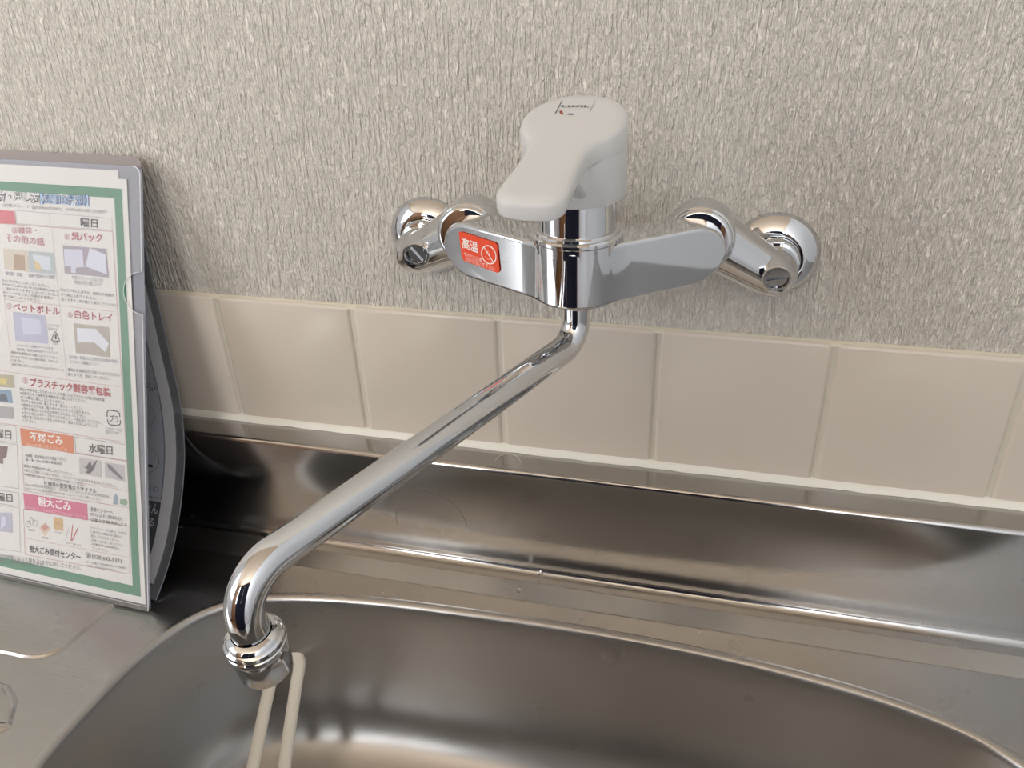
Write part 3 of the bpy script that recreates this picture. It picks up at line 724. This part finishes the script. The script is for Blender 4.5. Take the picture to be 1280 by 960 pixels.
def vat(y):
    """distance along the edge whose photo height is y"""
    ys = [q[1] for q in prof2]
    for i in range(len(ys)-1):
        if ys[i] >= y >= ys[i+1]: return acc[i]+(acc[i+1]-acc[i])*(ys[i]-y)/(ys[i]-ys[i+1])
    return 0 if y > ys[0] else LEN2
N2 = Sheet(S2, None)
def T2(col, body, u0, u1, y, hh, bold=0., h=.0009):
    V, Fc = glyphs(body, bold); v0 = vat(y); N2.lay('leaflet_text', col, h).add([S2(u0+(u1-u0)*x, v0+hh*yy, h) for x, yy in V], Fc)
def Q2(name, col, u0, u1, y0, y1, h=.0008, n=8):
    mb = N2.lay(name, col, h); v0, v1 = vat(y0), vat(y1); V = []; Fc = []
    for k in range(n+1):
        v = v0+(v1-v0)*k/n; V += [S2(u0, v, h), S2(u1, v, h)]
    for k in range(n): Fc.append((2*k, 2*k+1, 2*k+3, 2*k+2))
    mb.add(V, Fc)
INK = (34, 34, 40)
Q2('pale_panel', (196, 200, 214), -.19, -.0165, 640, 362, .00075, 24)
for k in range(95):
    v = vat(628)+k*(vat(372)-vat(628))/95; N2.lay('dotted_border', INK, .0009).add([S2(a, v+b_, .0009) for a, b_ in ((-.0172, 0), (-.0160, 0), (-.0160, .0009), (-.0172, .0009))], [(0, 1, 2, 3)])
for k in range(40):
    for yy in (628, 372):
        N2.lay('dotted_border', INK, .0009).add([S2(-.0172-k*.0022+a, vat(yy)+b_, .0009) for a, b_ in ((0, 0), (.0011, 0), (.0011, .0009), (0, .0009))], [(0, 1, 2, 3)])
Q2('dark_block', INK, -.05, -.0135, 314, 290); Q2('dark_block', INK, -.035, -.0195, 396, 376)
T2(INK, 'です', -.031, -.0165, 361, .006, .01)
T2(INK, 'ください', -.040, -.018, 492, .0075, .02); T2(INK, 'は', -.0345, -.029, 478, .0055, .02)
T2(INK, '(家電など)', -.042, -.0195, 621, .0045)
def ell(uc, y, ru, rv, col=INK):
    mb = N2.lay('line_drawing', col, .0009); vc = vat(y)
    for k in range(36):
        a0, a1 = k*math.pi/18, (k+1)*math.pi/18
        mb.add([S2(uc+ru*s_*math.cos(a), vc+rv*s_*math.sin(a), .0009) for a, s_ in ((a0, .985), (a1, .985), (a1, 1.0), (a0, 1.0))], [(0, 1, 2, 3)])
ell(-.044, 523, .021, .012); ell(-.044, 582, .023, .013); ell(-.031, 414, .012, .007); ell(-.033, 414, .008, .004)
Q2('dark_block', INK, -.04, -.0265, 591, 587)
Q2('dark_block', (44, 50, 62), -.19, -.0165, 706, 632, .0008, 10)
WH = (222, 224, 230)
T2(WH, 'ません', -.0345, -.018, 648, .0075, .015); T2(WH, 'ある', -.0315, -.0195, 664, .0065, .015); T2(WH, 'コース', -.040, -.0215, 686, .0085, .03); T2(WH, '番', -.0315, -.0235, 703, .0075, .0)
N2.build(leaf)

# ------------------------------------------------------------------ hot water sticker and lever markings (parts of the tap)
st_o = BL(-.030, yF(-.030)-.0003, ZM)
st_n = Vector((-math.sin(math.radians(32)), -math.cos(math.radians(32)), 0)); st_n.rotate(Matrix.Rotation(YAWB, 3, 'Z'))
st_x = Vector((0, 0, 1)).cross(st_n)*-1
if st_x.x < 0: st_x = -st_x
def S3(u, v, h=0): return st_o+st_x*u+Vector((0, 0, 1))*v+st_n*h
def inv3(x, y):
    d = onP(x, y, st_o, st_n)-st_o; return (d.dot(st_x), d.z)
N3 = Sheet(S3, inv3)
stick = MB(); stP = [(574, 290), (577, 289.5), (619, 303), (622, 306), (625, 338), (623, 341), (581, 326), (578, 322)]
stick.rings([[S3(*inv3(x, y), h) for x, y in stP] for h in (.0001, .0004)])
so3 = stick.build('sticker', mat('orange_sticker', s2l(238, 78, 40), .45), tap, False); so3['label'] = 'orange hot water warning sticker'
T3 = lambda body, x0, y0, x1, y1, hp, b=0.: N3.text('sticker_lettering', (250, 244, 236), body, x0, y0, x1, y1, hp, b, .0006)
T3('高温', 579, 309.5, 599, 316.5, 13.5, .015); T3('やけどに注意', 581, 319.5, 603.5, 327.5, 5.2); T3('さわらないで下さい', 583, 326, 619.5, 338.5, 5.4)
cx_, cy_ = 612, 318
ring_pts = [inv3(cx_+9.6*math.cos(a*math.pi/18)+ -.5*math.sin(a*math.pi/18), cy_+3.2*math.cos(a*math.pi/18)+11.6*math.sin(a*math.pi/18)) for a in range(37)]
for a, b_ in zip(ring_pts[:-1], ring_pts[1:]):
    N3.lay('sticker_lettering', (250, 244, 236), .0006).add([S3(*p_, .0006) for p_ in (a, b_, (b_[0]*.88+.12*inv3(cx_, cy_)[0], b_[1]*.88+.12*inv3(cx_, cy_)[1]), (a[0]*.88+.12*inv3(cx_, cy_)[0], a[1]*.88+.12*inv3(cx_, cy_)[1]))], [(0, 1, 2, 3)])
N3.line('sticker_lettering', (250, 244, 236), 606, 308.5, 618, 328, 1.6, 0, .0006)
for a in ((608, 316, 611, 313), (611, 313, 613, 318), (607, 320, 611, 324), (611, 324, 616, 322)): N3.line('sticker_lettering', (250, 176, 140), *a, 1, 0, .0005)
N3.build(so3)
lz = LV(0, 0, ztop(0)); la = Vector((fx, fy, -SL)).normalized(); lx_ = Vector((-fy, fx, 0)); ln = lx_.cross(-la)
if ln.z < 0: ln = -ln
def S4(u, v, h=0): return lz+lx_*u-la*v+ln*h
def inv4(x, y):
    d = onP(x, y, lz, ln)-lz; return (d.dot(lx_), -d.dot(la))
N4 = Sheet(S4, inv4)
N4.text('lever_lettering', (60, 50, 56), 'LIXIL', 701.5, 134.5, 736.5, 134.5, 2.6, .01, .0002)
N4.line('lever_lettering', (90, 84, 88), 694, 142.5, 702.5, 126.5, 1.2, 0, .0002); N4.line('lever_lettering', (150, 144, 146), 737, 140.5, 744, 126.5, .8, 0, .0002)
N4.quad('red_mark', (160, 58, 58), [(699, 140.5), (700, 139), (703, 138.8), (703, 141), (705, 143), (701.5, 143)], .0002); N4.quad('blue_mark', (70, 72, 120), [(709, 143.8), (711, 142.2), (716, 142.2), (718, 143.8)], .0002)
N4.build(lever)

# ------------------------------------------------------------------ small things
# white plastic loop leaning in the bowl
top = onY(370, 816, -.082); bot = onZ(333, 1150, ZD-.131)
ax_ = (bot-top).normalized(); o_l = onP(338, 862, top, ax_.cross(Vector((1, 0, 0))).normalized())
pn = ax_.cross(Vector((1, 0, 0))).normalized()
pth = [onP(x, y, top, pn) for x, y in ((287, 1105), (318, 950), (335, 868), (345, 829), (356, 818), (366, 817), (373.5, 824), (373.5, 838), (370, 858), (356, 955), (333, 1130))]
pp = []
for i in range(len(pth)-1):
    a, b_, c_, d_ = pth[max(i-1, 0)], pth[i], pth[i+1], pth[min(i+2, len(pth)-1)]
    for k in range(8):
        t_ = k/8; pp.append(.5*((2*b_)+(c_-a)*t_+(2*a-5*b_+4*c_-d_)*t_*t_+(3*b_-a-3*c_+d_)*t_**3))
pp.append(pth[-1])
rad = [.0045+.0006*abs(i/len(pp)-.55) for i in range(len(pp))]
hl = MB().tube(pp, rad, 16, .55, (1, 0, 0)).build('loop_handle', BEIGEP, None)
tag(hl, 'slim white plastic loop leaning in the sink bowl behind the spout tip', 'handle')
# water droplets
WATER = mat('water', (.9, .9, .9), .02, 0., **{'Transmission Weight': 1.0, 'IOR': 1.33})
for x, y, r_, lab in ((674.5, 714, .0016, 'water droplet at the foot of the steel upstand'), (648.5, 737.5, .0018, 'water droplet on the sloping step above the sink rim')):
    p_ = onY(x, y, YG-.0032) if y < 720 else onZ(x, y, ZD+.0034)
    d = MB().lathe(p_+Vector((0, .0002, -.0004)), (0, -.5, .86), [(0, r_), (r_*.35, r_*.93), (r_*.65, r_*.7), (r_*.85, r_*.4), (r_*.92, .0001)], 20).build('water_droplet', WATER, None)
    tag(d, lab, 'droplet')
# lint fibre on the ledge
fp = [onZ(x, y, ZL+.0004) for x, y in ((619, 576), (624, 570), (633, 567), (642, 568), (648, 572), (652, 580))]
tag(MB().tube(dens(fp, .002), .00018, 6).build('lint_fibre', mat('lint', s2l(225, 215, 195), .8), None), 'curled white lint fibre lying on the steel ledge under the tiles', 'fibre')
# dried water mark, a thin arc on the upstand
wm = [onY(x, y, YG-.0005) for x, y in ((496, 658), (495, 640), (500, 626), (512, 618), (530, 615), (548, 619), (562, 627), (574, 638), (582, 651), (584, 660))]
MB().tube(dens(wm, .003), .00011, 5).build('water_mark', mat('lime', s2l(120, 117, 112), .8), sink)
